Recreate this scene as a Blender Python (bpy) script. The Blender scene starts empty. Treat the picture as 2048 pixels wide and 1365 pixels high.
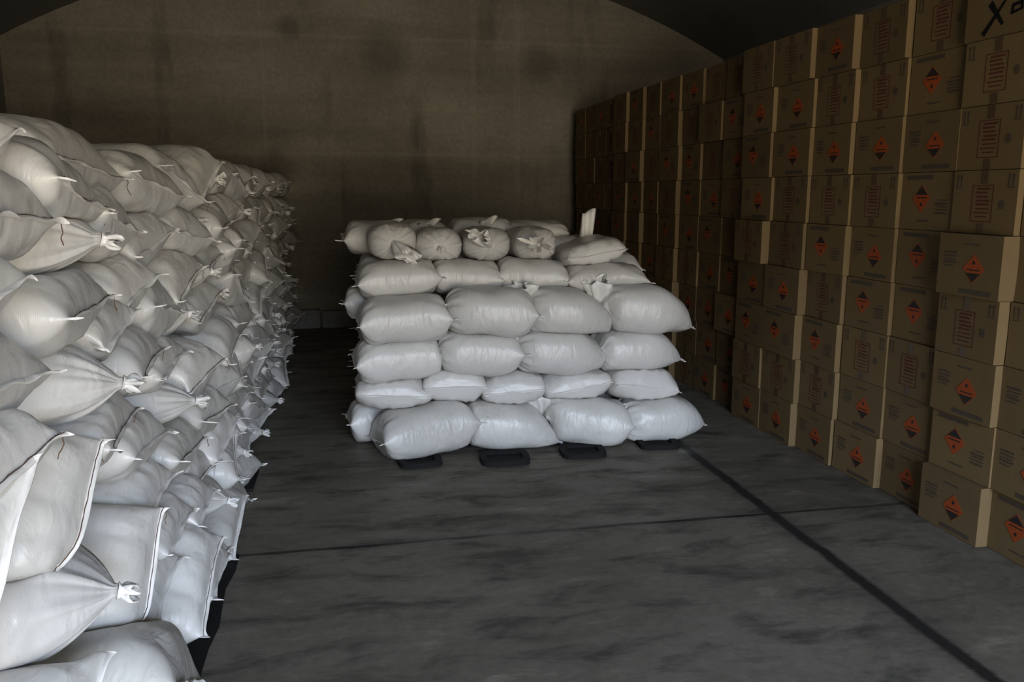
import bpy, math, random
import numpy as np
from mathutils import Matrix, Vector, Euler

C = bpy.context.scene.collection
R = math.radians
ORD = ['', 'first', 'second', 'third', 'fourth', 'fifth', 'sixth', 'seventh', 'eighth', 'ninth', 'tenth',
       'eleventh', 'twelfth', 'thirteenth', 'fourteenth', 'fifteenth', 'sixteenth', 'seventeenth', 'eighteenth',
       'nineteenth', 'twentieth']

# ------------------------------------------------------------------ camera
cam_d = bpy.data.cameras.new('camera')
cam = bpy.data.objects.new('camera', cam_d); C.objects.link(cam)
cam_d.sensor_width = 36.0
cam_d.lens = 36.0 * 1650.0 / 2048.0
cam_d.clip_start = 0.05
cam.location = (0, 0, 1.6)
cam.rotation_euler = (R(90 - 10.204), 0, R(-11.103))
bpy.context.scene.camera = cam

# ------------------------------------------------------------------ daylight through the doorway
DX0, DX1, DZ1, DY = 0.0, 2.75, 2.7, -2.8          # doorway in the front wall
world = bpy.data.worlds.new('sky'); bpy.context.scene.world = world
world.use_nodes = True
wn = world.node_tree
# what the doorway looks out on: sunlit earth below the horizon, a dull planted bank, then bright cloudy sky
wtc = wn.nodes.new('ShaderNodeTexCoord'); wsx = wn.nodes.new('ShaderNodeSeparateXYZ')
wn.links.new(wtc.outputs['Generated'], wsx.inputs[0])
wmr = wn.nodes.new('ShaderNodeMapRange'); wmr.inputs[1].default_value = -1; wmr.inputs[2].default_value = 1
wn.links.new(wsx.outputs['Z'], wmr.inputs[0])
wr = wn.nodes.new('ShaderNodeValToRGB'); we = wr.color_ramp.elements
stops = [(0.0, (0.30, 0.26, 0.20)), (0.485, (0.36, 0.31, 0.24)), (0.505, (0.14, 0.13, 0.10)), (0.56, (0.20, 0.19, 0.16)),
         (0.60, (0.64, 0.76, 0.98)), (1.0, (0.68, 0.82, 1.06))]
while len(we) < len(stops): we.new(0.5)
for e_, (p_, c_) in zip(we, stops): e_.position = p_; e_.color = (*c_, 1)
wn.links.new(wmr.outputs[0], wr.inputs[0]); wn.links.new(wr.outputs[0], wn.nodes['Background'].inputs[0])
wn.nodes['Background'].inputs[1].default_value = 42.0
pl = bpy.data.lights.new('doorway_portal', 'AREA')
pl.shape = 'RECTANGLE'; pl.size = DX1 - DX0; pl.size_y = DZ1
pl.cycles.is_portal = True
plo = bpy.data.objects.new('doorway_portal', pl); C.objects.link(plo)
plo.location = ((DX0 + DX1) / 2, DY, DZ1 / 2)
plo.rotation_euler = (R(90), 0, 0)                    # faces into the store (+y)
vs = bpy.context.scene.view_settings
vs.view_transform = 'Standard'; vs.look = 'None'; vs.gamma = 1.0
vs.use_curve_mapping = False
vs.exposure = 0.0
bpy.context.scene.cycles.max_bounces = 8
bpy.context.scene.cycles.diffuse_bounces = 5

# ------------------------------------------------------------------ materials
def mat(name):
    m = bpy.data.materials.new(name); m.use_nodes = True
    nt = m.node_tree
    return m, nt, nt.nodes, nt.links, nt.nodes['Principled BSDF']

def N(nodes, kind, **kw):
    n = nodes.new(kind)
    for k, v in kw.items():
        if k in n.inputs: n.inputs[k].default_value = v
        else: setattr(n, k, v)
    return n

def ramp(nodes, stops, interp='LINEAR'):
    r = nodes.new('ShaderNodeValToRGB'); e = r.color_ramp.elements
    r.color_ramp.interpolation = interp
    while len(e) < len(stops): e.new(0.5)
    for k, (p, c) in enumerate(stops):
        e[k].position = p
        e[k].color = (c, c, c, 1) if isinstance(c, (int, float)) else (*c, 1)
    return r

def mixc(nodes, links, fac, a, b, mode='MIX'):
    m = nodes.new('ShaderNodeMix'); m.data_type = 'RGBA'; m.blend_type = mode
    for s, v in ((m.inputs[0], fac), (m.inputs[6], a), (m.inputs[7], b)):
        if hasattr(v, 'is_linked'): links.new(v, s)
        elif isinstance(v, (int, float)): s.default_value = v
        else: s.default_value = (*v, 1)
    return m.outputs[2]

def math_(nodes, links, op, a, b=None, c=None):
    m = nodes.new('ShaderNodeMath'); m.operation = op
    for s, v in zip(m.inputs, (a, b, c)):
        if v is None: continue
        if hasattr(v, 'is_linked'): links.new(v, s)
        else: s.default_value = v
    return m.outputs[0]

def simple(name, col, rough=0.8, spec=0.3):
    m, nt, nd, lk, b = mat(name)
    b.inputs['Base Color'].default_value = (*col, 1)
    b.inputs['Roughness'].default_value = rough
    b.inputs['Specular IOR Level'].default_value = spec
    return m

def sack_material(name, base, dirt=0.5):
    m, nt, nd, lk, b = mat(name)
    tc = nd.new('ShaderNodeTexCoord'); oi = nd.new('ShaderNodeObjectInfo')
    add = nd.new('ShaderNodeVectorMath'); add.operation = 'ADD'
    sc = nd.new('ShaderNodeVectorMath'); sc.operation = 'SCALE'; sc.inputs[0].default_value = (7.1, 3.3, 5.7)
    lk.new(oi.outputs['Random'], sc.inputs['Scale'])
    lk.new(tc.outputs['Object'], add.inputs[0]); lk.new(sc.outputs[0], add.inputs[1])
    P = add.outputs[0]
    n1 = N(nd, 'ShaderNodeTexNoise', Scale=5.0, Detail=5.0, Roughness=0.6); lk.new(P, n1.inputs['Vector'])
    r1 = ramp(nd, [(0.50, 0.0), (0.72, 1.0)]); lk.new(n1.outputs[0], r1.inputs[0])
    n2 = N(nd, 'ShaderNodeTexNoise', Scale=46.0, Detail=3.0, Roughness=0.7); lk.new(P, n2.inputs['Vector'])
    r2 = ramp(nd, [(0.58, 0.0), (0.70, 1.0)]); lk.new(n2.outputs[0], r2.inputs[0])
    smud = math_(nd, lk, 'MULTIPLY', r1.outputs[0], math_(nd, lk, 'ADD', math_(nd, lk, 'MULTIPLY', r2.outputs[0], 0.7), 0.25))
    smud = math_(nd, lk, 'MULTIPLY', smud, dirt)
    n3 = N(nd, 'ShaderNodeTexNoise', Scale=2.2, Detail=2.0); lk.new(P, n3.inputs['Vector'])
    c0 = mixc(nd, lk, n3.outputs[0], base, tuple(x * f for x, f in zip(base, (0.90, 0.885, 0.85))))
    # each sack a slightly different age of cloth
    rr = ramp(nd, [(0.0, 0.86), (1.0, 1.0)]); lk.new(oi.outputs['Random'], rr.inputs[0])
    c0 = mixc(nd, lk, 1.0, c0, rr.outputs[0], 'MULTIPLY')
    # specks of soil
    v = N(nd, 'ShaderNodeTexVoronoi', Scale=26.0); lk.new(P, v.inputs['Vector'])
    rs = ramp(nd, [(0.045, 1.0), (0.075, 0.0)]); lk.new(v.outputs['Distance'], rs.inputs[0])
    spk = math_(nd, lk, 'MULTIPLY', rs.outputs[0], math_(nd, lk, 'MULTIPLY', r1.outputs[0], 0.7 * min(1, dirt * 2)))
    c1 = mixc(nd, lk, smud, c0, (0.27, 0.25, 0.22))
    c1 = mixc(nd, lk, spk, c1, (0.08, 0.06, 0.05))
    lk.new(c1, b.inputs['Base Color'])
    b.inputs['Roughness'].default_value = 0.37
    b.inputs['Specular IOR Level'].default_value = 0.55
    # weave + soft creases
    sp = nd.new('ShaderNodeMapping'); sp.inputs['Scale'].default_value = (2.2, 1.0, 1.0); lk.new(P, sp.inputs[0])
    w = N(nd, 'ShaderNodeTexNoise', Scale=9.0, Detail=3.0, Roughness=0.45, Distortion=0.8); lk.new(sp.outputs[0], w.inputs['Vector'])
    wx = N(nd, 'ShaderNodeTexWave', Scale=95.0, Distortion=0.6); wx.bands_direction = 'X'; lk.new(P, wx.inputs['Vector'])
    wy = N(nd, 'ShaderNodeTexWave', Scale=95.0, Distortion=0.6); wy.bands_direction = 'Y'; lk.new(P, wy.inputs['Vector'])
    b1 = N(nd, 'ShaderNodeBump', Strength=0.42, Distance=0.018); lk.new(w.outputs[0], b1.inputs['Height'])
    b2 = N(nd, 'ShaderNodeBump', Strength=0.10, Distance=0.0008)
    lk.new(math_(nd, lk, 'ADD', wx.outputs[0], wy.outputs[0]), b2.inputs['Height'])
    lk.new(b1.outputs[0], b2.inputs['Normal']); lk.new(b2.outputs[0], b.inputs['Normal'])
    return m

M_SACK = sack_material('woven_polypropylene', (0.70, 0.69, 0.67), 0.45)
M_SACKD = sack_material('soiled_woven_polypropylene', (0.66, 0.65, 0.62), 1.0)
M_HEM = sack_material('folded_hem_cloth', (0.86, 0.85, 0.83), 0.3)
M_THREAD = simple('brown_thread', (0.10, 0.055, 0.035), 0.9)

def cardboard():
    m, nt, nd, lk, b = mat('brown_cardboard')
    tc = nd.new('ShaderNodeTexCoord'); oi = nd.new('ShaderNodeObjectInfo')
    n = N(nd, 'ShaderNodeTexNoise', Scale=6.0, Detail=4.0); lk.new(tc.outputs['Object'], n.inputs['Vector'])
    c = mixc(nd, lk, n.outputs[0], (0.150, 0.100, 0.045), (0.190, 0.130, 0.060))
    rr = ramp(nd, [(0.0, 0.80), (1.0, 1.0)]); lk.new(oi.outputs['Random'], rr.inputs[0])
    c = mixc(nd, lk, 1.0, c, rr.outputs[0], 'MULTIPLY')
    lk.new(c, b.inputs['Base Color']); b.inputs['Roughness'].default_value = 0.75
    b.inputs['Specular IOR Level'].default_value = 0.25
    w = N(nd, 'ShaderNodeTexWave', Scale=60.0); w.bands_direction = 'Z'; lk.new(tc.outputs['Object'], w.inputs['Vector'])
    n2 = N(nd, 'ShaderNodeTexNoise', Scale=14.0, Detail=2.0); lk.new(tc.outputs['Object'], n2.inputs['Vector'])
    bp = N(nd, 'ShaderNodeBump', Strength=0.25, Distance=0.006)
    lk.new(math_(nd, lk, 'ADD', math_(nd, lk, 'MULTIPLY', w.outputs[0], 0.06), n2.outputs[0]), bp.inputs['Height'])
    lk.new(bp.outputs[0], b.inputs['Normal'])
    return m
M_CARD = cardboard()
M_ORANGE = simple('orange_ink', (0.33, 0.065, 0.015), 0.6)
M_BLACK = simple('black_ink', (0.025, 0.02, 0.018), 0.6)
M_RED = simple('dark_red_ink', (0.10, 0.025, 0.018), 0.7)
M_GREY = simple('grey_brown_ink', (0.075, 0.058, 0.042), 0.7)
M_TAPE = simple('brown_packing_tape', (0.09, 0.055, 0.03), 0.35, 0.5)
M_MARKER = simple('black_marker_ink', (0.006, 0.007, 0.009), 0.5)
M_PLASTIC_SHADE = simple('black_plastic_and_shade', (0.012, 0.012, 0.012), 0.8, 0.15)  # pallet and board plastic; also the painted shade beside the left stack

def concrete(name, dark, light, scale=0.5, kind='wall'):
    m, nt, nd, lk, b = mat(name)
    tc = nd.new('ShaderNodeTexCoord'); P = tc.outputs['Object']
    mp = nd.new('ShaderNodeMapping'); lk.new(P, mp.inputs[0])
    n1 = N(nd, 'ShaderNodeTexNoise', Scale=scale, Detail=8.0, Roughness=0.62, Distortion=0.3)
    lk.new(mp.outputs[0], n1.inputs['Vector'])
    r1 = ramp(nd, [(0.32, 0.0), (0.68, 1.0)]); lk.new(n1.outputs[0], r1.inputs[0])
    c = mixc(nd, lk, r1.outputs[0], dark, light)
    n2 = N(nd, 'ShaderNodeTexNoise', Scale=22.0, Detail=6.0, Roughness=0.7); lk.new(P, n2.inputs['Vector'])
    r2 = ramp(nd, [(0.3, 0.78), (0.7, 1.1)]); lk.new(n2.outputs[0], r2.inputs[0])
    c = mixc(nd, lk, 1.0, c, r2.outputs[0], 'MULTIPLY')
    sx = nd.new('ShaderNodeSeparateXYZ'); lk.new(P, sx.inputs[0])
    hgt = n2.outputs[0]
    if kind == 'end':
        # board marks left by the formwork and dark damp blotches
        vx = nd.new('ShaderNodeMapping'); vx.inputs['Scale'].default_value = (1.6, 1, 0.35); lk.new(P, vx.inputs[0])
        n3 = N(nd, 'ShaderNodeTexNoise', Scale=1.1, Detail=5.0, Roughness=0.6); lk.new(vx.outputs[0], n3.inputs['Vector'])
        r3 = ramp(nd, [(0.56, 0.0), (0.70, 0.65)]); lk.new(n3.outputs[0], r3.inputs[0])
        c = mixc(nd, lk, r3.outputs[0], c, tuple(x * 0.42 for x in dark))
        hx = nd.new('ShaderNodeMapping'); hx.inputs['Scale'].default_value = (0.25, 1, 2.4); lk.new(P, hx.inputs[0])
        n4 = N(nd, 'ShaderNodeTexNoise', Scale=1.0, Detail=4.0, Roughness=0.6); lk.new(hx.outputs[0], n4.inputs['Vector'])
        r4 = ramp(nd, [(0.35, 0.80), (0.65, 1.15)]); lk.new(n4.outputs[0], r4.inputs[0])
        c = mixc(nd, lk, 1.0, c, r4.outputs[0], 'MULTIPLY')
        for z0, hw in ((3.36, 0.022), (2.05, 0.02), (0.95, 0.02)):
            d = math_(nd, lk, 'ABSOLUTE', math_(nd, lk, 'SUBTRACT', sx.outputs['Z'], z0))
            f = math_(nd, lk, 'MULTIPLY', math_(nd, lk, 'LESS_THAN', d, hw), 0.10)
            c = mixc(nd, lk, f, c, tuple(min(1, x * 1.5) for x in light))
        for x0, hw in ((1.52, 0.03), (2.05, 0.04), (-0.9, 0.02)):
            d = math_(nd, lk, 'ABSOLUTE', math_(nd, lk, 'SUBTRACT', sx.outputs['X'], x0))
            f = math_(nd, lk, 'MULTIPLY', math_(nd, lk, 'LESS_THAN', d, hw), 0.08)
            c = mixc(nd, lk, f, c, tuple(min(1, x * 1.5) for x in light))
        for bx, bz, br in ((-0.75, 1.88, 0.20), (-0.60, 3.45, 0.14), (2.35, 3.15, 0.2), (0.5, 3.2, 0.3)):
            dx = math_(nd, lk, 'SUBTRACT', sx.outputs['X'], bx); dz = math_(nd, lk, 'SUBTRACT', sx.outputs['Z'], bz)
            dd = math_(nd, lk, 'SQRT', math_(nd, lk, 'ADD', math_(nd, lk, 'MULTIPLY', dx, dx), math_(nd, lk, 'MULTIPLY', dz, dz)))
            dd = math_(nd, lk, 'ADD', dd, math_(nd, lk, 'MULTIPLY', math_(nd, lk, 'SUBTRACT', n3.outputs[0], 0.5), 0.5))
            f = N(nd, 'ShaderNodeMapRange'); lk.new(dd, f.inputs[0])
            f.inputs[1].default_value = br * 1.25; f.inputs[2].default_value = br * 0.45
            f.inputs[3].default_value = 0.0; f.inputs[4].default_value = 0.5
            c = mixc(nd, lk, f.outputs[0], c, tuple(x * 0.4 for x in dark))
    if kind == 'floor':
        # tyre-dark patches, pale scuffs and the two slab joints
        fx = nd.new('ShaderNodeMapping'); fx.inputs['Scale'].default_value = (1.0, 2.6, 1); fx.inputs['Rotation'].default_value = (0, 0, 0.25)
        lk.new(P, fx.inputs[0])
        n3 = N(nd, 'ShaderNodeTexNoise', Scale=2.3, Detail=7.0, Roughness=0.65, Distortion=0.4); lk.new(fx.outputs[0], n3.inputs['Vector'])
        r3 = ramp(nd, [(0.50, 0.0), (0.66, 0.8)]); lk.new(n3.outputs[0], r3.inputs[0])
        c = mixc(nd, lk, r3.outputs[0], c, tuple(x * 0.35 for x in dark))
        r5 = ramp(nd, [(0.28, 0.55), (0.40, 0.0)]); lk.new(n3.outputs[0], r5.inputs[0])
        c = mixc(nd, lk, r5.outputs[0], c, tuple(min(1, x * 1.7) for x in light))
        wob = math_(nd, lk, 'MULTIPLY', math_(nd, lk, 'SUBTRACT', n3.outputs[0], 0.5), 0.05)
        n6 = N(nd, 'ShaderNodeTexNoise', Scale=1.7, Detail=3.0); lk.new(P, n6.inputs['Vector'])
        grooves = None
        for ax, v0, hw, lo in (('X', 2.055, 0.028, 0.0), ('Y', 3.635, 0.012, 0.35)):
            d = math_(nd, lk, 'ABSOLUTE', math_(nd, lk, 'SUBTRACT', math_(nd, lk, 'ADD', sx.outputs[ax], wob), v0))
            mr = N(nd, 'ShaderNodeMapRange'); lk.new(d, mr.inputs[0])
            mr.inputs[1].default_value = hw * 0.7; mr.inputs[2].default_value = hw * 1.5
            mr.inputs[3].default_value = 1.0; mr.inputs[4].default_value = 0.0
            fr = ramp(nd, [(lo, 0.25 if lo else 0.9), (lo + 0.25, 0.95)]); lk.new(n6.outputs[0], fr.inputs[0])
            g = math_(nd, lk, 'MULTIPLY', mr.outputs[0], fr.outputs[0])
            c = mixc(nd, lk, g, c, (0.012, 0.011, 0.011))
            grooves = g if grooves is None else math_(nd, lk, 'MAXIMUM', grooves, g)
            # damp spread along the joint
            ms = N(nd, 'ShaderNodeMapRange'); lk.new(d, ms.inputs[0])
            ms.inputs[1].default_value = hw; ms.inputs[2].default_value = hw * 5
            ms.inputs[3].default_value = 0.40; ms.inputs[4].default_value = 0.0
            c = mixc(nd, lk, math_(nd, lk, 'MULTIPLY', ms.outputs[0], n6.outputs[0]), c, (0.02, 0.019, 0.018))
        hgt = math_(nd, lk, 'SUBTRACT', math_(nd, lk, 'MULTIPLY', n2.outputs[0], 0.35), math_(nd, lk, 'MULTIPLY', grooves, 1.2))
        rr = ramp(nd, [(0.4, 0.50), (0.65, 0.8)]); lk.new(n3.outputs[0], rr.inputs[0])
        lk.new(rr.outputs[0], b.inputs['Roughness'])
    else:
        b.inputs['Roughness'].default_value = 0.9
    b.inputs['Specular IOR Level'].default_value = 0.3
    lk.new(c, b.inputs['Base Color'])
    bp = N(nd, 'ShaderNodeBump', Strength=0.35, Distance=0.01); lk.new(hgt, bp.inputs['Height'])
    lk.new(bp.outputs[0], b.inputs['Normal'])
    return m
M_END = concrete('stained_end_wall_concrete', (0.20, 0.175, 0.135), (0.32, 0.285, 0.225), 0.55, 'end')
M_WALL = concrete('side_wall_concrete', (0.17, 0.16, 0.14), (0.26, 0.25, 0.22), 0.6)
M_CEIL = concrete('vault_concrete', (0.13, 0.13, 0.12), (0.19, 0.19, 0.175), 0.5)
M_FLOOR = concrete('slab_concrete', (0.104, 0.094, 0.072), (0.180, 0.164, 0.132), 0.9, 'floor')
M_STONE = concrete('footing_stone', (0.20, 0.19, 0.18), (0.33, 0.32, 0.31), 1.5)
M_EARTH = simple('trodden_earth', (0.13, 0.10, 0.07), 0.95, 0.1)
M_GRASS = simple('grassy_bank', (0.07, 0.09, 0.045), 0.95, 0.1)

# ------------------------------------------------------------------ mesh helpers
def link_mesh(name, verts, faces, m, parent=None, smooth=False):
    me = bpy.data.meshes.new(name)
    me.from_pydata([tuple(map(float, v)) for v in verts], [], faces)
    me.materials.append(m)
    if smooth: me.polygons.foreach_set('use_smooth', [True] * len(me.polygons))
    me.update()
    o = bpy.data.objects.new(name, me); C.objects.link(o)
    if parent: o.parent = parent
    return o

class MB:
    def __init__(s): s.v = []; s.f = []
    def box(s, x0, x1, y0, y1, z0, z1):
        k = len(s.v)
        s.v += [(x, y, z) for z in (z0, z1) for y in (y0, y1) for x in (x0, x1)]
        s.f += [tuple(k + i for i in q) for q in ((0, 2, 3, 1), (4, 5, 7, 6), (0, 1, 5, 4), (2, 6, 7, 3), (0, 4, 6, 2), (1, 3, 7, 5))]
    def prism(s, poly, ax, a, b):
        """poly: 2-D outline; extruded along axis ax from a to b"""
        k = len(s.v); n = len(poly)
        for t in (a, b):
            for p in poly:
                q = list(p); q.insert(ax, t); s.v.append(tuple(q))
        s.f.append(tuple(k + i for i in range(n))[::-1]); s.f.append(tuple(k + n + i for i in range(n)))
        for i in range(n):
            j = (i + 1) % n
            s.f.append((k + i, k + j, k + n + j, k + n + i))
    def build(s, name, m, parent=None, bevel=0, smooth=False):
        o = link_mesh(name, s.v, s.f, m, parent, smooth)
        if bevel:
            md = o.modifiers.new('bevel', 'BEVEL'); md.width = bevel; md.segments = 2; md.limit_method = 'ANGLE'
        return o

def tag(o, label=None, cat=None, group=None, kind=None):
    if label: o['label'] = label
    if cat: o['category'] = cat
    if group: o['group'] = group
    if kind: o['kind'] = kind
    return o

# ------------------------------------------------------------------ the magazine: vaulted concrete store
XL, XR, YE = -3.6, 4.7, 10.13
XC, ZS, RAD, ZA = 0.55, 3.22, 8.7, 4.30
def arc(x): return ZA - (RAD - math.sqrt(RAD * RAD - (x - XC) ** 2))
xs = [XL + (XR - XL) * i / 40 for i in range(41)]
b = MB(); b.box(XL - 0.3, XR + 0.3, DY - 0.3, YE + 0.3, -0.3, 0.0)
tag(b.build('floor', M_FLOOR), kind='structure')
b = MB(); b.prism([(XL, 0.0), (XR, 0.0)] + [(x, arc(x)) for x in reversed(xs)], 1, YE, YE + 0.3)
tag(b.build('wall_back', M_END), kind='structure')
b = MB(); b.box(XL - 0.3, XL, DY, YE, 0, arc(XL)); tag(b.build('wall_left', M_WALL), kind='structure')
b = MB(); b.box(XR, XR + 0.3, DY, YE, 0, arc(XR)); tag(b.build('wall_right', M_WALL), kind='structure')
b = MB()
b.prism([(x, arc(x)) for x in xs] + [(XR + 0.3, arc(XR)), (XR + 0.3, 4.7), (XL - 0.3, 4.7), (XL - 0.3, arc(XL))], 1, DY - 0.3, YE + 0.3)
tag(b.build('ceiling', M_CEIL), kind='structure')
b = MB()
b.box(XL - 0.3, DX0, DY - 0.3, DY, 0, arc(XL))
b.box(DX1, XR + 0.3, DY - 0.3, DY, 0, arc(XL))
b.box(DX0, DX1, DY - 0.3, DY, DZ1, arc(XL))
b.prism([(XL, arc(XL)), (XR, arc(XR))] + [(x, arc(x)) for x in reversed(xs[1:-1])], 1, DY - 0.3, DY)
tag(b.build('wall_front', M_WALL), kind='structure')
# stone footing course showing at the foot of the end wall
rnd = random.Random(4)
b = MB(); x = -3.5; 
while x < 3.0:
    w = rnd.uniform(0.30, 0.62)
    b.box(x + 0.012, x + w - 0.012, YE - 0.14 - rnd.uniform(0, 0.03), YE, 0.0 if rnd.random() < 0.7 else 0.05, 0.22 + rnd.uniform(-0.015, 0.015)); x += w
tag(b.build('baseboard_back', M_STONE, bevel=0.015), kind='structure')

# ------------------------------------------------------------------ sacks
class Sack: pass
SACKS = []

def end_profile(kind, xi):
    """(width factor, thickness factor) at |x| = xi * L/2"""
    if kind == 'sewn':
        return 0.96 - 0.02 * xi ** 6, max(0.0, 1 - xi ** 6.5) ** 0.52
    if kind == 'tied':
        g = max(0.0, 1 - xi ** 4.2) ** 0.55
        return 0.95 * g, g
    if kind == 'point':
        return 0.95 * max(0.04, (1 - xi ** 2.4)) ** 0.9, max(0.0, 1 - xi ** 1.9) ** 0.85
    g = max(0.0, 1 - xi ** 2.4) ** 0.80          # 'cone'
    return 0.95 * g, g

def make_sack(pos, dims, yaw=0, pitch=0, roll=0, ends=('sewn', 'sewn'), seed=0, label='', group='', res=1,
              tuft=(0, 0, 0.10), hem=0.024, dirty=False, thread=False, bend=0.0, ears=1.0, floor=0.003, fill=1.0, kind=None, droop=0.0):
    s = Sack(); s.pos = np.array(pos, float); s.L, s.W, s.T = dims
    s.rot = np.array((Euler((R(roll), 0, 0)).to_matrix() ).transposed()).T
    Rm = Matrix.Rotation(R(yaw), 3, 'Z') @ Matrix.Rotation(R(-pitch), 3, 'Y') @ Matrix.Rotation(R(roll), 3, 'X')
    s.rot = np.array(Rm); s.ends = ends; s.seed = seed; s.label = label; s.group = group; s.tuft = tuft
    s.hem = hem; s.dirty = dirty; s.thread = thread; s.floor = floor; s.ears = ears; s.res = res; s.kind = kind
    rg = np.random.RandomState(seed + 11)
    nu, nv = (46, 56) if res >= 1 else (28, 34)
    th = np.linspace(-1, 1, nu); u = np.sin(np.pi / 2 * th); u = 0.55 * u + 0.45 * th
    ph = np.linspace(0, 2 * np.pi, nv, endpoint=False)
    P = np.zeros((nu, nv, 3)); L, W, T = s.L, s.W, s.T
    f0 = rg.uniform(0, 6.28, 12)
    for i, ui in enumerate(u):
        xi = abs(ui); kd = ends[1] if ui > 0 else ends[0]; sg = 1 if ui > 0 else -1
        wf, tf = end_profile(kd, xi)
        cw = W / 2 * wf; ct = T / 2 * tf
        if kd in ('tied', 'cone'): cw = max(cw, 0.016); ct = max(ct, 0.016)
        n = 2.7 - (1.0 if kd == 'sewn' else 0.6) * xi ** 5
        c, sn = np.cos(ph), np.sin(ph)
        y = cw * np.sign(c) * np.abs(c) ** (2 / n); z = ct * np.sign(sn) * np.abs(sn) ** (2 / n)
        # creases running in from the ends
        if kd in ('sewn', 'point'):
            g = np.clip((xi - 0.45) / 0.35, 0, 1) * np.clip((1 - xi) / 0.10, 0, 1)
            yy = y / max(cw, 1e-4)
            wr = 0.0045 * np.sin(9 * yy + f0[0]) + 0.0040 * np.sin(17 * yy + f0[1] + 3 * xi) + 0.003 * np.sin(27 * yy + f0[2])
            z = z + np.sign(sn) * wr * g * (np.abs(sn) ** 0.5)
            edge = xi ** 6
            x = ui * L / 2 - sg * 0.006 * (1 - yy ** 2) * edge + sg * 0.004 * ears * np.abs(yy) ** 8 * edge
        else:
            g = np.clip((xi - 0.55) / 0.35, 0, 1) * np.clip((1 - xi) / 0.04, 0.3, 1)
            a = 1 + g * (0.07 * np.sin(9 * ph + f0[3]) + 0.075 * np.sin(15 * ph + f0[4]) + 0.04 * np.sin(23 * ph + f0[5]))
            y = y * a; z = z * a
            x = np.full(nv, ui * L / 2)
        P[i, :, 0] = x; P[i, :, 1] = y; P[i, :, 2] = z
    X, Y, Z = P[..., 0].copy(), P[..., 1].copy(), P[..., 2].copy()
    # uneven fill: broad lumps, twist and sag
    lump = 1 + 0.055 * np.sin(8 * X / L + f0[6]) * np.cos(5 * Y / W + f0[7]) + 0.035 * np.sin(14 * X / L + 9 * Y / W + f0[8])
    P[..., 2] = Z * lump; P[..., 1] = Y * (1 + 0.04 * np.sin(6 * X / L + f0[9]))
    tw = R(rg.uniform(-7, 7)) * (2 * X / L)
    y2 = P[..., 1] * np.cos(tw) - P[..., 2] * np.sin(tw); z2 = P[..., 1] * np.sin(tw) + P[..., 2] * np.cos(tw)
    P[..., 1] = y2; P[..., 2] = z2 - droop * np.clip(2 * X / L, 0, 1.1) ** 3 + bend * (2 * X / L) ** 2 + rg.uniform(-0.012, 0.012) * (2 * Y / W) ** 2 * (2 * X / L)
    s.P = P.reshape(-1, 3) @ s.rot.T + s.pos; s.nu, s.nv = nu, nv
    s.a, s.b, s.c = L / 2 * (0.98 if 'cone' not in ends else 0.93), W / 2 * 0.95, T / 2
    s.radius = max(s.a, s.b) * 1.15 + 0.05
    SACKS.append(s); return s

def Fs(s, p):
    q = np.abs((p - s.pos) @ s.rot)
    return ((q[:, 0] / s.a) ** 6 + (q[:, 1] / s.b) ** 3.2 + (q[:, 2] / s.c) ** 2.6) ** (1 / 3.2)

def resolve():
    """press the sacks against each other: every sack gives way up to the surface halfway into its neighbour"""
    for s in SACKS:
        n = len(s.P); t = np.ones(n)
        ql = (s.P - s.pos) @ s.rot
        al = np.stack([np.clip(ql[:, 0], -.86 * s.a, .86 * s.a), np.clip(ql[:, 1], -.45 * s.b, .45 * s.b), 0 * ql[:, 0]], 1)
        A = s.pos + al @ s.rot.T
        for o in SACKS:
            if o is s or np.linalg.norm(o.pos - s.pos) > (s.radius + o.radius): continue
            idx = np.nonzero(Fs(o, s.P) < 1.0)[0]
            if not len(idx): continue
            p = s.P[idx]; a0 = A[idx]; lo = np.full(len(idx), 0.25); hi = np.ones(len(idx))
            for _ in range(11):
                mid = (lo + hi) / 2; q = a0 + (p - a0) * mid[:, None]
                ok = Fs(o, q) >= np.minimum(Fs(s, q), 1.0) * 1.006
                lo = np.where(ok, mid, lo); hi = np.where(ok, hi, mid)
            t[idx] = np.minimum(t[idx], lo)
        g = t.reshape(s.nu, s.nv)
        for _ in range(2):
            a = (np.roll(g, 1, 1) + np.roll(g, -1, 1) + 2 * g) / 4
            a[1:-1] = (a[:-2] + a[2:] + 2 * a[1:-1]) / 4
            g = np.minimum(a, g * 0.5 + a * 0.5)
        t = g.reshape(-1)
        s.Q = A + (s.P - A) * t[:, None]
        s.Q[:, 2] = np.where(s.Q[:, 2] < s.floor, s.floor + 0.002 * np.tanh((s.Q[:, 2] - s.floor) * 20), s.Q[:, 2])

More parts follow.
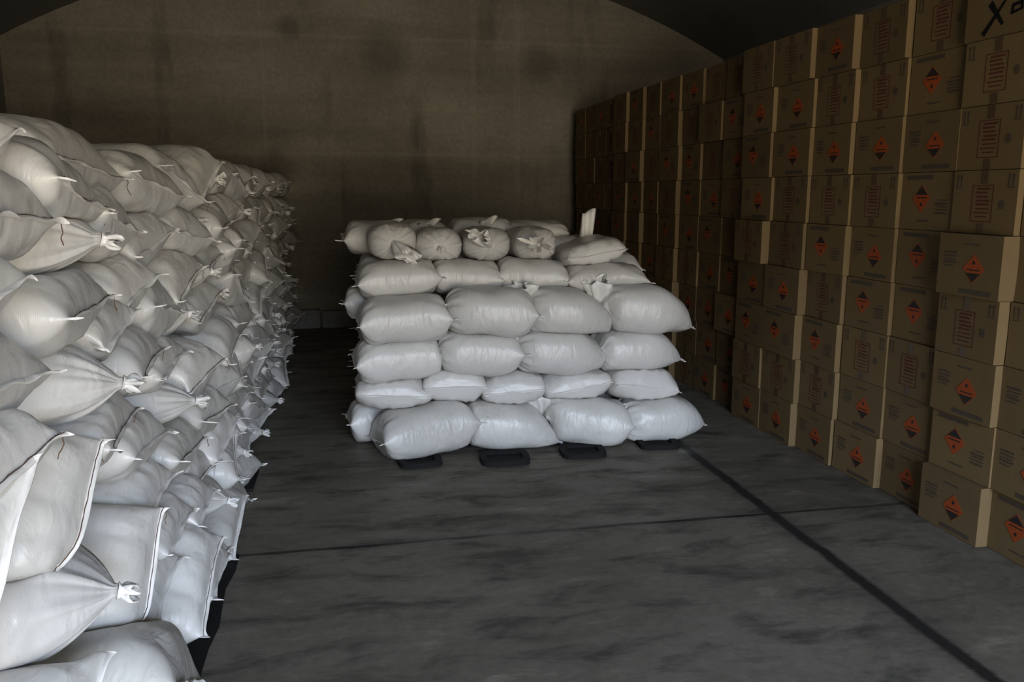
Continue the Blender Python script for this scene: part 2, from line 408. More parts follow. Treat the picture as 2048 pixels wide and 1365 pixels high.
def build_sack(s):
    q = (s.Q - s.pos) @ s.rot          # local
    nu, nv = s.nu, s.nv; G = q.reshape(nu, nv, 3)
    verts = q.tolist(); faces = []
    for i in range(nu - 1):
        for j in range(nv):
            j2 = (j + 1) % nv
            faces.append((i * nv + j, (i + 1) * nv + j, (i + 1) * nv + j2, i * nv + j2))
    for e, i in ((0, 0), (1, nu - 1)):
        if s.ends[e] not in ('sewn', 'point'):
            c = G[i].mean(0); verts.append(c.tolist()); k = len(verts) - 1
            for j in range(nv):
                j2 = (j + 1) % nv
                faces.append((k, i * nv + j, i * nv + j2) if e == 0 else (k, i * nv + j2, i * nv + j))
    o = link_mesh('woven_sack', verts, faces, M_SACKD if s.dirty else M_SACK, smooth=True)
    M = Matrix([list(r) for r in s.rot]).to_4x4(); M.translation = Vector(s.pos); o.matrix_world = M
    tag(o, s.label, 'sack', s.group)
    rg = np.random.RandomState(s.seed + 77)
    for e, i in ((0, 0), (1, nu - 1)):
        sg = 1 if e else -1
        if s.ends[e] in ('sewn', 'point'):
            if s.res < 1 and sg < 0: continue
            h = nv // 2
            line = 0.5 * (G[i, :h + 1] + G[i, [(-j) % nv for j in range(h + 1)]])
            inner = 0.5 * (G[i - sg * 3, :h + 1] + G[i - sg * 3, [(-j) % nv for j in range(h + 1)]])
            d = line - inner; d /= (np.linalg.norm(d, axis=1)[:, None] + 1e-6)
            d = 0.45 * d + 0.55 * np.array([sg, 0, 0]); d /= np.linalg.norm(d, axis=1)[:, None]
            m = h + 1; tt = np.linspace(0, 1, m)
            f = rg.uniform(0, 6.28, 4); e1, e2 = rg.uniform(-.2, 1.5, 2); ears = s.ears
            wid = s.hem * (0.60 + 0.12 * np.sin(9 * tt + f[0])) + s.hem * 0.75 * ears * np.array([((1 - x / .11) if x < .11 else 0) * e1 + ((1 - (1 - x) / .11) if x > .89 else 0) * e2 for x in tt])
            wave = 0.0035 * np.sin(12 * tt + f[1]) + 0.0025 * np.sin(25 * tt + f[2])
            up = np.array([0, 0, 1.0]); V = []; Fc = []
            for k in range(m):
                base = line[k] - d[k] * 0.006
                mid = line[k] + d[k] * wid[k] * 0.5 + up * wave[k] * 0.5
                tip = line[k] + d[k] * wid[k] + up * (wave[k] * 1.6)
                V += [base + up * 0.0025, mid + up * 0.003, tip + up * 0.001, tip - up * 0.001, mid - up * 0.003, base - up * 0.0025]
            for k in range(m - 1):
                for j in range(6):
                    j2 = (j + 1) % 6; Fc.append((k * 6 + j, k * 6 + j2, (k + 1) * 6 + j2, (k + 1) * 6 + j))
            Fc.append(tuple(range(6))); Fc.append(tuple((m - 1) * 6 + j for j in range(6))[::-1])
            hemo = link_mesh('end_seam', V, Fc, M_HEM, o, smooth=True)
            if s.thread and sg > 0:
                V = []; Fc = []
                pts = [line[k] + d[k] * wid[k] * 0.3 + up * (wave[k] * 0.4 + 0.0035) + rg.uniform(-.0012, .0012, 3) for k in range(m - 1, 0, -1)]
                # frayed tail hanging from one corner
                p = pts[-1]
                g = s.rot.T @ np.array([0, 0, -1.0])
                for k in range(5): p = p + g * 0.009 + rg.uniform(-0.005, 0.005, 3); pts.append(p)
                w = np.array([0.0009, 0, 0]); h2 = np.array([0, 0.0004, 0.0009])
                for p in pts: V += [p - w - h2, p + w - h2, p + w + h2, p - w + h2]
                for k in range(len(pts) - 1):
                    for j in range(4):
                        j2 = (j + 1) % 4; Fc.append((k * 4 + j, k * 4 + 4 + j, k * 4 + 4 + j2, k * 4 + j2))
                th = link_mesh('stitching_thread', V, Fc, M_THREAD, hemo); th['label'] = 'brown stitching thread with a frayed tail'
        else:
            c = G[i].mean(0); ln = s.tuft[2]; K = 34
            if s.res < 1 and sg < 0: continue
            ax = np.array([sg * 1.0, s.tuft[0], s.tuft[1]], float); ax /= np.linalg.norm(ax)
            st = np.array([sg * 1.0, 0, 0])
            side = np.cross(ax, [0, 0.3, 1.0]); side /= np.linalg.norm(side); upv = np.cross(ax, side)
            f = rg.uniform(0, 6.28, 6); V = []; Fc = []
            prof = [(-0.02, 0.020), (0.0, 0.017), (0.10, 0.015), (0.25, 0.022), (0.5, 0.034), (0.75, 0.044), (1.0, 0.050)]
            sc = min(1.9, ln / 0.10)
            cc = c - st * 0.01
            for k, (t, r) in enumerate(prof):
                w = min(1, t * 3) if t > 0 else 0
                dr = st * (1 - w) + ax * w
                cc2 = c + dr * t * ln
                r = r * (0.35 + 0.55 * sc) if t > 0.1 else r
                for j in range(K):
                    a = 2 * np.pi * j / K
                    fl = 1 + min(1, max(0, t) * 2) * (0.30 * np.sin(4 * a + f[0]) + 0.28 * np.sin(7 * a + f[1]) + 0.15 * np.sin(11 * a + f[2]))
                    fl2 = 1.0 - 0.45 * max(0, t)
                    V.append(cc2 + side * r * fl * np.cos(a) * (1 + 0.3 * max(0, t)) + upv * r * fl * fl2 * np.sin(a)
                             + ax * (0.012 * max(0, t) * np.sin(5 * a + f[3])))
            for k in range(len(prof) - 1):
                for j in range(K):
                    j2 = (j + 1) % K; Fc.append((k * K + j, (k + 1) * K + j, (k + 1) * K + j2, k * K + j2))
            t_ = link_mesh('tied_neck', V, Fc, M_HEM, o, smooth=True)
            md = t_.modifiers.new('cloth', 'SOLIDIFY'); md.thickness = 0.002
    return o

# ---- the wall of sacks on the left: ends face the aisle at about x = -0.64
GL = 'white sacks stacked along the left side'
rng = random.Random(7)
# (y, z, W, T, roll, tip shift in x, yaw, pitch, end kind, dirty, thread, label)
near = [   # y and z of the end facing the aisle
 (2.42, 1.665, .92, .26, 2, -.05, 3, 2, 'sewn', 0, 1, 'big domed white sack on top of the left stack, nearest the camera with brown seam'),
 (1.56, 1.64, .44, .21, 26, .01, 0, 0, 'sewn', 0, 0, 'white sack at top left edge with a pale seam slanting up to a corner'),
 (2.07, 1.585, .52, .23, -10, .03, 5, -3, 'sewn', 0, 1, 'white sack near the top left with a frayed brown stitched seam'),
 (1.60, 1.56, .46, .22, -4, .05, 0, -3, 'sewn', 0, 1, 'bulging white sack at left edge with a level seam and brown thread'),
 (3.12, 1.62, .60, .24, -2, -.02, -5, 1, 'sewn', 0, 0, 'second domed sack along the top of the left stack'),
 (2.52, 1.51, .46, .22, -8, .00, 4, -4, 'sewn', 0, 0, 'white sack with a bright folded ear right of the frayed seam, upper left stack'),
 (2.94, 1.43, .46, .21, 5, -.01, -5, -3, 'sewn', 0, 0, 'grey-white sack under the second domed sack of the left stack'),
 (2.13, 1.49, .48, .23, 3, .04, 12, -5, 'cone', 0, 0, 'long white sack pointing right with a small bunched tip, upper left'),
 (1.38, 1.42, .46, .22, 6, .06, 0, -4, 'sewn', 0, 0, 'white sack at left edge with a crisp bright corner flap'),
 (2.58, 1.30, .46, .22, 9, .00, -4, -3, 'sewn', 0, 0, 'white sack on the left stack with an upturned pointed corner'),
 (2.04, 1.335, .48, .22, 6, .03, 5, -3, 'sewn', 0, 1, 'white sack with a straight diagonal brown seam, middle of near left stack'),
 (3.02, 1.20, .46, .25, -5, .00, 0, -2, 'sewn', 0, 0, 'plump smooth sack with one curled ear, right of the upturned corner sack'),
 (1.55, 1.27, .46, .22, -3, .03, 0, -3, 'sewn', 0, 0, 'grey-white sack at left edge just below the crisp corner flap'),
 (1.38, 1.14, .46, .22, 5, .06, -6, -4, 'sewn', 0, 1, 'white sack at left edge with a ragged pale seam and dangling brown thread'),
 (2.17, 1.13, .52, .25, -8, .05, 14, -6, 'cone', 0, 0, 'cone-shaped white sack with ringed creases at its pointed tip'),
 (2.34, 1.23, .38, .19, 12, .01, 0, -3, 'sewn', 0, 0, 'white sack with a bright folded triangle, above the ringed cone sack'),
 (2.68, 1.09, .44, .21, 6, .01, 4, -3, 'sewn', 0, 1, 'tan-shaded sack with a thin slanting seam, mid height on left stack'),
 (3.02, 1.01, .44, .21, 2, .00, 0, -3, 'sewn', 0, 0, 'sack beside the thin slanting seam, mid height on left stack'),
 (2.23, 1.00, .48, .22, 3, .03, 6, -4, 'sewn', 0, 1, 'long smooth white sack with a pale diagonal end seam below the ringed cone'),
 (1.34, .98, .48, .26, 45, .06, 0, -3, 'sewn', 0, 0, 'large white sack at lower left edge with a long near-vertical seam'),
 (3.14, .84, .46, .22, -6, .04, 12, -3, 'cone', 0, 0, 'tapering sack with a bright peaked tip, centre of the left stack'),
 (2.60, .85, .46, .22, -7, .01, 0, -3, 'sewn', 0, 0, 'white sack with a folded pale corner flap, left stack mid height'),
 (1.82, .90, .42, .27, 46, .04, 0, -2, 'sewn', 1, 1, 'dirty white sack with a steep thick seam, lower left'),
 (3.14, .65, .54, .24, -2, .02, 0, -3, 'sewn', 1, 1, 'soiled grey sack with dark specks and a long diagonal seam, left stack'),
 (2.60, .68, .40, .21, 4, .02, 0, -3, 'sewn', 1, 0, 'small soiled sack between two larger ones, lower left stack'),
 (1.84, .73, .52, .28, 0, .09, 8, -5, 'cone', 0, 1, 'huge white sack with a puckered pointed tip and dark thread, lower left'),
 (2.25, .56, .44, .28, 47, .06, 0, -3, 'sewn', 1, 1, 'white sack with a long upright seam just above the bottom sack, lower left'),
 (2.76, .50, .46, .22, -8, .04, 0, -3, 'sewn', 0, 0, 'grey-white sack with torn pale corners, lower left stack'),
 (2.82, .27, .50, .27, 20, .11, 0, -3, 'sewn', 0, 1, 'sack with a curled ear over the dark floor edge, lower left'),
 (2.16, .30, .68, .34, -28, .16, 4, -2, 'sewn', 1, 0, 'big spotted white sack on the floor at the bottom left of the photo'),
 (1.55, .55, .48, .26, 20, .08, 0, -3, 'sewn', 0, 0, 'white sack in the bottom left corner of the photo'),
 (1.55, .20, .60, .30, 5, .08, 0, -2, 'sewn', 0, 0, 'sack under the bottom left corner of the photo, below the spotted one'),
 (3.16, .42, .42, .23, 5, .05, 0, -3, 'sewn', 0, 0, 'sack above the lowest one, third from the bottom left of the left stack'),
 (3.14, .15, .46, .26, -5, .09, 0, -2, 'sewn', 0, 0, 'low sack on the painted shade strip behind the curled ear sack, lower left'),
 (2.55, .40, .40, .20, 10, .03, 0, -2, 'sewn', 0, 0, 'small sack squeezed right of the long upright seam, lower left stack'),
]
for k, (y, z, W, T, roll, dx, yaw, pit, kd, dirty, thr, lab) in enumerate(near):
    L = 0.66 if kd == 'sewn' else 0.72
    cx = L / 2 * math.cos(R(yaw)) * math.cos(R(pit))
    make_sack((-0.62 + dx - cx, y - L / 2 * math.sin(R(yaw)), z - L / 2 * math.sin(R(pit))), (L, W, T), yaw, pit, roll, ('sewn', kd), 100 + k, lab, GL,
              tuft=(0.1, -0.15, 0.035), dirty=bool(dirty), thread=bool(thr), hem=0.020)
NL = 9
col_n = 0
for lay in range(NL):
    y = 3.40 + (0.20 if lay % 2 else 0.0) + (0.36 if lay == 8 else 0)
    c = 0
    while y < 9.3:
        c += 1
        W = rng.uniform(.43, .50); T = rng.uniform(.225, .265)
        z = 0.115 + lay * 0.194 + rng.uniform(-.02, .02)
        kd = 'sewn' if rng.random() < 0.82 else 'cone'
        L = 0.62 if kd == 'sewn' else 0.70
        dx = rng.uniform(-.05, .04) + 0.05 * (1 - lay / 8) - (0.02 if lay == 8 else 0)
        s = make_sack((-0.63 + dx - L / 2, y, z), (L, W, T), rng.uniform(-16, 12), rng.uniform(-9, 3), rng.uniform(-22, 22),
                  ('sewn', kd), 300 + c * 10 + lay * 331,
                  'white sack in the left stack, %s layer up, %s back along that layer' % (ORD[lay + 1], ORD[c]), GL,
                  res=1 if y < 5.2 else 0.5, tuft=(0.2, -0.2, 0.035), dirty=rng.random() < .3, thread=y < 4.6 and rng.random() < .5, hem=rng.uniform(.018, .032),
                  ears=rng.uniform(0.8, 1.6))
        y += rng.uniform(.37, .42)

# ---- the block of sacks in the middle, on a low black pallet
GC = 'white sacks stacked in the middle of the floor'
ST = ('sewn', 'sewn')
mid = [
 # x, y, z, L, W, T, yaw, pitch, roll, ends(left,right), dirty, label
 (.42, 4.98, .150, .60, .46, .30, 12, 8, -8, ST, 1, 'bottom front sack at the left end of the middle stack, corner drooping to floor'),
 (.14, 5.34, .130, .36, .40, .25, 4, 0, 0, ST, 0, 'small shaded sack end peeking out behind the bottom left corner of middle stack'),
 (.97, 5.03, .135, .66, .46, .29, -9, -6, -6, ('sewn', 'point'), 1, 'bottom row sack of middle stack, second from left, grey smudge on top'),
 (1.46, 5.03, .145, .58, .46, .31, -10, -9, -8, ('tied', 'sewn'), 1, 'bottom row sack of middle stack with a knotted tuft at upper left'),
 (1.99, 5.04, .130, .64, .44, .29, 3, 2, -3, ('tied', 'point'), 0, 'bottom right sack of middle stack ending in a sharp point over the floor'),
 (.24, 5.20, .385, .58, .48, .20, 90, 0, 0, ST, 0, 'flat sack with level front seam, leftmost in second layer of middle stack'),
 (.60, 5.20, .425, .58, .44, .23, 92, 0, -7, ST, 0, 'plump sack seam-forward, second from left in second layer of middle stack'),
 (.99, 5.20, .375, .58, .43, .21, 88, 0, 5, ST, 0, 'speckled sack with low seam, middle of the second layer of middle stack'),
 (1.40, 5.20, .375, .58, .46, .22, 90, 0, 8, ST, 0, 'sack with seam sloping down right, fourth in second layer of middle stack'),
 (1.84, 5.20, .370, .58, .50, .23, 93, 0, -9, ST, 0, 'sack with seam rising right, rightmost in second layer of middle stack'),
 (.29, 5.07, .595, .56, .42, .26, 3, 4, 0, ST, 0, 'leftmost sack in third layer of middle stack, warm grey with low left corner'),
 (.76, 5.05, .615, .55, .42, .27, -3, -4, -3, ('tied', 'sewn'), 0, 'third layer sack of middle stack with gathered left end, second from left'),
 (1.31, 5.04, .605, .64, .42, .29, -5, -2, -2, ('tied', 'point'), 0, 'third layer sack of middle stack with white tuft upper left, pointed right'),
 (1.82, 5.10, .585, .66, .42, .27, 2, 0, -3, ('tied', 'point'), 0, 'rightmost sack in third layer of middle stack, pointed right end'),
 (.31, 5.00, .845, .54, .42, .26, 2, 2, 0, ST, 0, 'leftmost sack in fourth layer of middle stack with a bright highlight'),
 (.14, 5.42, .900, .36, .40, .20, 0, 0, 0, ST, 0, 'shaded sack behind the leftmost fourth layer sack of middle stack'),
 (.83, 4.98, .880, .56, .42, .28, -4, -3, -3, ('tied', 'sewn'), 0, 'barrel-shaped sack, second from left in fourth layer of middle stack'),
 (1.36, 5.05, .850, .62, .42, .29, -4, -5, -2, ('tied', 'point'), 0, 'fourth layer sack of middle stack with a stained beige right tip'),
 (1.88, 5.09, .850, .68, .46, .31, -3, -7, -2, ('tied', 'point'), 0, 'biggest sack, right end of fourth layer in middle stack, tapering down right'),
 (.29, 5.24, 1.065, .50, .42, .22, 2, 3, 0, ST, 0, 'leftmost sack in fifth layer of middle stack with low left corner'),
 (.72, 5.28, 1.065, .46, .42, .21, -2, -3, -2, ST, 0, 'fifth layer sack of middle stack, second from left under two tied ends'),
 (1.15, 5.28, 1.055, .47, .42, .23, -2, -4, -2, ST, 0, 'fifth layer sack of middle stack, third from left under the knotted ends'),
 (1.63, 5.25, 1.025, .54, .42, .22, 0, -3, -2, ST, 0, 'rightmost sack in fifth layer of middle stack with a small white hem corner'),
]
for k, (x, y, z, L, W, T, yaw, pit, roll, ends, dirty, lab) in enumerate(mid):
    tf = {3: (-1.4, 1.9, .17), 4: (-1.0, 1.8, .14), 11: (-1.6, 0.1, .09), 12: (-1.3, 1.9, .17), 13: (-.9, .8, .08), 16: (-.8, .5, .07), 17: (-1.1, 2.2, .18), 18: (-1.2, 2.3, .19)}.get(k, (0, -.2, .03))
    make_sack((x, y, z), (L * 1.02, W, T + .02), yaw if yaw < 45 else yaw - 180, pit, roll, ends, 500 + k, lab, GC, tuft=tf, dirty=bool(dirty), hem=.020, droop=.09 if ends[1] == 'point' else 0.0,
              floor=.045 if y < 4.9 else 0.012, ears=1.2)
# top layer: tied ends facing the door
top = [
 (.27, 5.42, 1.295, .29, .225, (.9, -.8, .17), 'top left sack of middle stack, round tied end with a tuft folded down right'),
 (.56, 5.42, 1.270, .29, .205, (0.6, -1.4, .03), 'top layer sack of middle stack with a plain puckered round end, second from left'),
 (.87, 5.42, 1.270, .30, .205, (-.9, .7, .16), 'top layer sack of middle stack with a round ball knot at its upper left'),
 (1.19, 5.42, 1.270, .29, .205, (-.3, .1, .17), 'top layer sack of middle stack with a large crumpled rosette knot'),
]
for k, (x, y, z, W, T, tf, lab) in enumerate(top):
    make_sack((x, y, z), (.52, W * 1.08, T * 1.05), -90, 0, 0, ('sewn', 'tied'), 560 + k, lab, GC, tuft=tf)
make_sack((1.57, 5.40, 1.205), (.52, .44, .17), -90, 0, 14, ST, 570, 'flat slack sack at the top right of middle stack, hem rising to the right', GC, hem=.03, ears=2)
make_sack((1.56, 5.78, 1.22), (.46, .36, .16), 0, 0, 0, ST, 571, 'sack behind the slack top right one of the middle stack', GC)
# rows behind
back = [
 (.17, 5.78, 1.30, .40, .40, .22, 0, 'dim sack behind the top left tied sack of the middle stack'),
 (.50, 5.95, 1.31, .50, .40, .20, 90, 'dim sack behind the gap between the two left tied ends'),
 (.92, 5.92, 1.33, .44, .40, .19, 0, 'dim sack behind the ball-knotted sack on the middle stack'),
 (1.30, 5.92, 1.29, .52, .42, .22, 0, 'dim broad sack behind the rosette-knotted sack on the middle stack'),
]
for k, (x, y, z, L, W, T, yaw, lab) in enumerate(back):
    make_sack((x, y, z), (L, W, T), yaw, 0, 0, ST, 580 + k, lab, GC, ears=2.2, hem=.04)
lz = [.125, .375, .60, .85, 1.07]
for li, z in enumerate(lz):
    for r_, y in enumerate((5.62, 6.04)):
        make_sack((.31 + rng.uniform(-.03, .03), y, z), (.56, .44, .25), rng.uniform(-5, 5), rng.uniform(-3, 4), 0, ST, 600 + li * 7 + r_,
                  'shaded sack on left side of middle stack, %s layer, %s row behind the front' % (ORD[li + 1], ORD[r_ + 1]), GC, ears=1.6)
    for r_, y in enumerate((5.62,)):
        make_sack((1.82 - .12 * (li == 4), y, z), (.56, .44, .25), rng.uniform(-5, 5), 0, 0, ST, 650 + li * 7 + r_,
                  'sack on right side of middle stack, %s layer, just behind the front row' % ORD[li + 1], GC)
for k, x in enumerate((.85, 1.36)):
    make_sack((x, 5.75, 1.08), (.54, .44, .24), 0, 0, 0, ST, 690 + k, 'sack behind the fifth layer of the middle stack, %s of the two in shadow' % ('left', 'right')[k], GC)

resolve()
for s in SACKS: build_sack(s)

# bright upright tail of cloth on the top right of the middle stack belongs to the sack behind
def cloth_tail(parent_label, x, y, z, h, w):
    par = [o for o in C.objects if o.get('label') == parent_label][0]
    n, m_ = 9, 7; V = []; Fc = []
    for i in range(n):
        t = i / (n - 1)
        for j in range(m_):
            s_ = j / (m_ - 1) - .5
            X = x + s_ * w * (0.75 + .45 * t - .5 * t * max(0, -s_)) + .035 * t
            V.append((X, y + .022 * math.sin(s_ * 9 + 2 * t) + .03 * t, z + h * t + .035 * t * s_ + .01 * math.sin(7 * s_)))
    for i in range(n - 1):
        for j in range(m_ - 1):
            k = i * m_ + j; Fc.append((k, k + 1, k + m_ + 1, k + m_))
    inv = par.matrix_world.inverted()
    V = [tuple(inv @ Vector(v)) for v in V]
    o = link_mesh('neck_flap', V, Fc, M_HEM, par, smooth=True); o['label'] = 'tall white flap of cloth standing upright'
    md = o.modifiers.new('cloth', 'SOLIDIFY'); md.thickness = .004
bpy.context.view_layer.update()
cloth_tail('sack behind the slack top right one of the middle stack', 1.60, 5.55, 1.24, .235, .10)
cloth_tail('dim sack behind the top left tied sack of the middle stack', .24, 5.72, 1.38, .03, .17)
cloth_tail('dim sack behind the gap between the two left tied ends', .51, 5.72, 1.38, .03, .15)
cloth_tail('dim sack behind the ball-knotted sack on the middle stack', .93, 5.74, 1.385, .04, .12)

# ------------------------------------------------------------------ black pallet tongues under the middle stack
root = bpy.data.objects.new('plastic_pallet', None); C.objects.link(root); root.location = (1.1, 5.3, 0)
tag(root, 'low black plastic pallet whose four feet stick out under the middle stack', 'pallet')
for x0, y0, L, ang in ((.37, 4.70, .26, 4), (.88, 4.64, .30, -3), (1.38, 4.68, .28, -4), (1.90, 4.76, .26, -6)):
    b = MB(); n = 20
    out = []; inn = []
    for i in range(n):
        a = 2 * math.pi * i / n; c_, s_ = math.cos(a), math.sin(a)
        px = math.copysign(abs(c_) ** .45, c_); py = math.copysign(abs(s_) ** .45, s_)
        out.append((px * L / 2, py * .12)); inn.append((px * (L / 2 - .04), py * .075 - .005))
    V = [(x, y, z) for z in (0.001, .03) for x, y in out] + [(x, y, z) for z in (0.03, .014) for x, y in inn]
    F_ = [tuple(range(n))[::-1]]
    for i in range(n):
        j = (i + 1) % n
        F_ += [(i, j, n + j, n + i), (n + i, n + j, 2 * n + j, 2 * n + i), (2 * n + i, 2 * n + j, 3 * n + j, 3 * n + i)]
    F_.append(tuple(3 * n + i for i in range(n)))
    ca, sa = math.cos(R(ang)), math.sin(R(ang))
    V = [(x * ca - y * sa + x0 - 1.1, x * sa + y * ca + y0 + .08 - 5.3, z) for x, y, z in V]
    link_mesh('foot', V, F_, M_PLASTIC_SHADE, root)
b = MB(); b.box(-.85, .85, -.30, .9, .001, .012); b.build('deck', M_PLASTIC_SHADE, root)

# shade along the left stack, painted as a thin black strip, and the end of a board sticking out
b = MB(); b.box(-1.2, -.56, 4.45, 4.8, 0.001, .02)
tag(b.build('skid_board', M_PLASTIC_SHADE, bevel=.004), 'flat black board end sticking out from under the left stack onto the floor', 'board')
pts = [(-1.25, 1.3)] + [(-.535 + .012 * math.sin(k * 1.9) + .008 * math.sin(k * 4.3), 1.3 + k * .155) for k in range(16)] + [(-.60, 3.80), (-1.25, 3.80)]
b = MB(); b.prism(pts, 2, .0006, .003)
tag(b.build('painted_shade_strip', M_PLASTIC_SHADE), 'painted strip of shade on the floor along the left stack', 'shade')

# ------------------------------------------------------------------ cartons on the right
BH = 0.283; BD = 0.42
def carton_mesh(seed, wy):
    rg = random.Random(seed); n = 6; V = []; F_ = []; idx = {}
    hx, hy, hz = BD / 2, wy / 2 - .002, BH / 2 - .0015
    def bulge(p):
        x, y, z = p
        a, c_, d = x / hx, y / hy, z / hz
        nx_ = math.copysign(1, a) if abs(a) > .999 else 0; nyy = math.copysign(1, c_) if abs(c_) > .999 else 0
        bx = .0 if nx_ < 0 else .004
        x2 = x + nx_ * bx * (1 - c_ * c_) * (1 - d * d)
        y2 = y + nyy * .010 * (1 - a * a) * (1 - d * d) * B
        return (x2, y2, z)
    B = rg.uniform(-.3, 1)
    def vert(i, j, k):
        key = (i, j, k)
        if key not in idx:
            idx[key] = len(V)
            V.append(bulge((-hx + 2 * hx * i / n, -hy + 2 * hy * j / n, -hz + 2 * hz * k / n)))
        return idx[key]
    for a in range(n):
        for b_ in range(n):
            F_.append((vert(0, a, b_), vert(0, a, b_ + 1), vert(0, a + 1, b_ + 1), vert(0, a + 1, b_)))
            F_.append((vert(n, a, b_), vert(n, a + 1, b_), vert(n, a + 1, b_ + 1), vert(n, a, b_ + 1)))
            F_.append((vert(a, 0, b_), vert(a + 1, 0, b_), vert(a + 1, 0, b_ + 1), vert(a, 0, b_ + 1)))
            F_.append((vert(a, n, b_), vert(a, n, b_ + 1), vert(a + 1, n, b_ + 1), vert(a + 1, n, b_)))
            F_.append((vert(a, b_, 0), vert(a, b_ + 1, 0), vert(a + 1, b_ + 1, 0), vert(a + 1, b_, 0)))
            F_.append((vert(a, b_, n), vert(a + 1, b_, n), vert(a + 1, b_ + 1, n), vert(a, b_ + 1, n)))
    me = bpy.data.meshes.new('carton'); me.from_pydata(V, [], F_); me.materials.append(M_CARD)
    me.polygons.foreach_set('use_smooth', [True] * len(me.polygons)); me.update(); me.set_sharp_from_angle(angle=R(35))
    return me
CM = {}
def carton(seed, wy):
    key = (seed % 5, round(wy, 3))
    if key not in CM: CM[key] = carton_mesh(*key)
    return CM[key]

# printed marks: drawn in (s, t) on the aisle face; s runs to the right as seen from the aisle, t up
FX = -BD / 2 - .0012
def ink(name, polys, m, tri=False):
    V = []; F_ = []
    for poly in polys:
        k = len(V); n = len(poly)
        V += [(FX + .0002, -p[0], p[1]) for p in poly] + [(FX - .0004, -p[0], p[1]) for p in poly]
        F_.append(tuple(range(k, k + n))); F_.append(tuple(range(k + n, k + 2 * n))[::-1])
        for i in range(n):
            j = (i + 1) % n; F_.append((k + i, k + n + i, k + n + j, k + j))
    me = bpy.data.meshes.new(name); me.from_pydata(V, [], F_)
    for mm in (m if isinstance(m, list) else [m]): me.materials.append(mm)
    me.update(); return me
def rect(s0, s1, t0, t1): return [(s0, t0), (s1, t0), (s1, t1), (s0, t1)]
def dashes(rg, s0, s1, t, h):
    out = []; s = s0
    while s < s1:
        w = rg.uniform(.006, .02); out.append(rect(s, min(s + w, s1), t, t + h)); s += w + .004
    return out
rg = random.Random(2)
# diamond with the lower third black; a flame-over-circle style blob and a band of small print
def diamond(cx, cz, r):
    def P(s, t): return (cx + s, cz + t)
    me_o = ink('hazard_diamond', [[P(-r, 0), P(0, -r), P(r, 0), P(0, r)]], M_ORANGE)
    k = .26
    low = [P(-r * (1 - k) + .004, -r * k - .002), P(0, -r + .006), P(r * (1 - k) - .004, -r * k - .002)]
    bars = [rect(cx - r * .6, cx + r * .6, cz - r * .12, cz - r * .04)]
    blob = [[(cx + r * .13 * math.cos(a) * (1 + .25 * math.sin(5 * a)), cz + r * .42 + r * .13 * math.sin(a) * (1 + .3 * math.cos(3 * a))) for a in [2 * math.pi * i / 14 for i in range(14)]]]
    V = ink('diamond_print', [low] + bars + blob, M_BLACK)
    for v in V.vertices: v.co.x -= .0006
    return me_o, V
D_ME, D_PR = diamond(.035, -.012, .066)
TOPP = ink('top_print', dashes(rg, -.03, .06, .092, .008), M_GREY)
LOWP = ink('bottom_print', dashes(rg, -.04, .15, -.115, .009) + [rect(-.04, .15, -.126, -.1145)], M_GREY)
SMALL = ink('small_print', dashes(rg, -.15, -.07, .05, .010) + dashes(rg, -.15, -.07, .035, .007)
            + dashes(rg, -.15, -.08, .020, .007) + dashes(rg, -.15, -.07, .005, .010) + dashes(rg, -.15, -.09, -.010, .006), M_GREY)
def frame(s0, s1, t0, t1, w): return [rect(s0, s1, t0, t0 + w), rect(s0, s1, t1 - w, t1), rect(s0, s0 + w, t0, t1), rect(s1 - w, s1, t0, t1)]
PANEL = ink('text_panel', frame(-.068, .058, -.088, .075, .0035), M_RED)
pl_ = []
for t in (.055, .038, .020, .002, -.014, -.032, -.050, -.068): pl_ += dashes(rg, -.055 + rg.uniform(0, .02), .046 - rg.uniform(0, .02), t, rg.choice((.006, .009)))
PTEXT = ink('panel_print', pl_, M_RED)
def arrows(c, t0):
    o = []
    for s in (c - .012, c + .012):
        o += [rect(s - .003, s + .003, t0, t0 + .045), [(s - .009, t0 + .042), (s + .009, t0 + .042), (s, t0 + .056)]]
    return o + [rect(c - .022, c + .022, t0 - .007, t0 - .003)]
ARROWS = ink('this_way_up_arrows', arrows(.155, .07), M_GREY)
ARROWS2 = ink('this_way_up_arrows', arrows(-.155, .07), M_GREY)
STAMP = ink('round_stamp', [[(.11 + .016 * math.cos(a), -.01 + .020 * math.sin(a)) for a in [2 * math.pi * i / 16 for i in range(16)]]], M_GREY)
TAPE = ink('packing_tape', [rect(-.022, .018, .082, BH / 2 - .004)], M_TAPE)
TAPE2 = ink('packing_tape', [rect(-.022, .018, -BH / 2 + .004, -.093)], M_TAPE)
# handwriting: a big X, a dash-like gap and the start of a rounded letter
def stroke(p, q, w0, w1):
    dx, dy = q[0] - p[0], q[1] - p[1]; l = math.hypot(dx, dy); nx_, ny_ = -dy / l, dx / l
    return [(p[0] + nx_ * w0, p[1] + ny_ * w0), (p[0] - nx_ * w0, p[1] - ny_ * w0), (q[0] - nx_ * w1, q[1] - ny_ * w1), (q[0] + nx_ * w1, q[1] + ny_ * w1)]
HZ = -.075
HAND = ink('handwritten_mark', [[(a, b_ + HZ) for a, b_ in q] for q in (
            stroke((-.080, -.050), (.045, .085), .012, .005), stroke((-.050, .078), (.030, -.022), .015, .007))], M_MARKER)
HAND2 = ink('handwritten_letter', [[(a, b_ + HZ) for a, b_ in q] for q in (
            stroke((.075, .010), (.082, .048), .007, .007), stroke((.078, .045), (.130, .050), .007, .007),
            stroke((.127, .052), (.130, .020), .007, .006), stroke((.132, .024), (.074, .014), .006, .006))], M_MARKER)

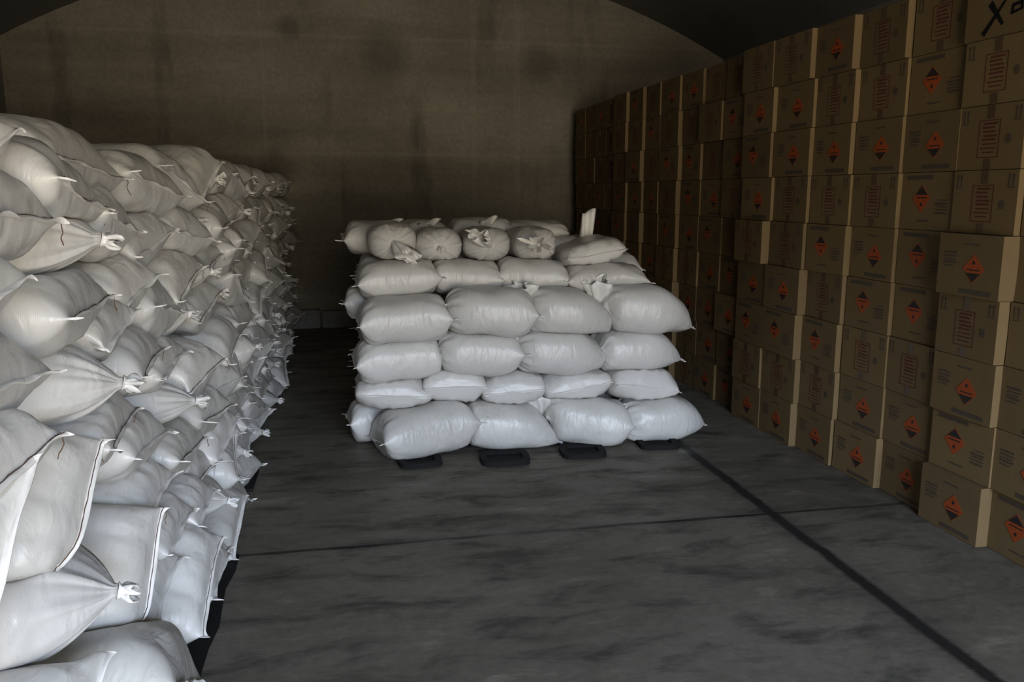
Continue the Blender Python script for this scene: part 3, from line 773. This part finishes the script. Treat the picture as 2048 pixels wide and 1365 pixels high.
cols = [(2.29, 2.68), (2.68, 3.07), (3.07, 3.46), (3.46, 3.85), (3.85, 4.24), (4.24, 4.63), (4.63, 5.05), (5.05, 5.45), (5.45, 5.85),
        (5.85, 6.24), (6.24, 6.63), (6.63, 7.05), (7.05, 7.42), (7.42, 7.80), (7.80, 8.19), (8.19, 8.58), (8.58, 8.97), (8.97, 9.36), (9.36, 9.75)]
off = [.015, .010, -.040, 0.0, -.025, -.048, -.075, -.095, -.045, -.045, -.055, -.095, -.095, -.125, -.150, -.110, -.110, -.105, -.105]
faces_ = {  # U diamond upright, I upside down, T text panel; from the floor up
 1: 'IUUTUTUTU', 2: 'UIUTUTTTX', 3: 'UUTIIIUIT', 4: 'UUTIUTUTT', 5: 'UTITITUTU', 6: 'UTIUTTUUT', 7: 'UTIUTUIUT'}
special = {(7, 4): -.035, (6, 3): -.02, (6, 2): -.03, (2, 4): -.02, (4, 8): -.01, (5, 8): -.035, (6, 8): -.035, (7, 8): -.02, (8, 7): -.03, (9, 7): -.035,
           (10, 8): -.02, (2, 6): .035, (2, 7): .035, (2, 5): .03, (2, 8): .02, (2, 1): .02, (6, 0): -.01, (8, 2): -.03, (13, 6): -.02}
GB = 'brown cartons stacked along the right side'
FROM = 'right edge of the photo'
for ci, (y0, y1) in enumerate(cols):
    pat = faces_.get(ci) or ''.join(rng.choice('UUITT') for _ in range(9))
    bh = 0
    for r_ in range(9):
        wy = round(y1 - y0, 3); f = pat[r_]
        o = bpy.data.objects.new('carton', carton(rng.randrange(5), wy)); C.objects.link(o)
        dx = off[ci] + special.get((ci, r_), 0) + rng.uniform(-.010, .010)
        z = r_ * BH + BH / 2 + .001
        kd = {'U': 'upright orange diamond', 'I': 'upside-down orange diamond', 'T': 'framed text panel', 'X': 'black handwritten X'}[f]
        if ci == 0: pos = 'column beyond the right edge'
        elif ci == 1: pos = 'column cut by the right edge'
        else: pos = '%s column from the right edge' % ORD[ci]
        tag(o, 'carton with %s, %s layer up, %s' % (kd, ORD[r_ + 1], pos), 'box', GB)
        if ci > 9:
            o['label'] = 'dim carton with %s, %s layer up, %s column from the end wall' % (kd.replace('upside-down', 'inverted'), ORD[r_ + 1], ORD[19 - ci])
            if ci == 18: o['label'] = 'dim carton with %s, %s layer up, column nearest the end wall' % (kd, ORD[r_ + 1])
        parts = []
        if f in 'UI': parts = [('hazard_diamond', D_ME, 'orange diamond with black lower part'), ('diamond_print', D_PR, None), ('small_print', SMALL, None), ('top_print', TOPP, None), ('bottom_print', LOWP, None)]
        elif f == 'T': parts = [('text_panel', PANEL, 'dark red framed text panel'), ('panel_print', PTEXT, None), ('this_way_up_arrows', ARROWS, None), ('this_way_up_arrows', ARROWS2, None), ('round_stamp', STAMP, None), ('packing_tape', TAPE, None), ('packing_tape', TAPE2, None)]
        else: parts = [('handwritten_mark', HAND, 'black handwritten X and letter'), ('handwritten_letter', HAND2, None), ('this_way_up_arrows', ARROWS, None)]
        dia = None
        for nm, me, lab in parts:
            c_ = bpy.data.objects.new(nm, me); C.objects.link(c_)
            c_.parent = dia if nm in ('diamond_print',) else o
            if nm == 'panel_print': c_.parent = dia
            if nm in ('hazard_diamond', 'text_panel'): dia = c_
            if lab: c_['label'] = lab
            if f == 'I':
                if c_.parent is o: c_.rotation_euler = (math.pi, 0, 0)
        o.location = (2.80 + BD / 2 + dx, (y0 + y1) / 2, z)
        o.rotation_euler = (0, 0, R(rng.uniform(-1.6, 1.6)))
bpy.context.view_layer.update()
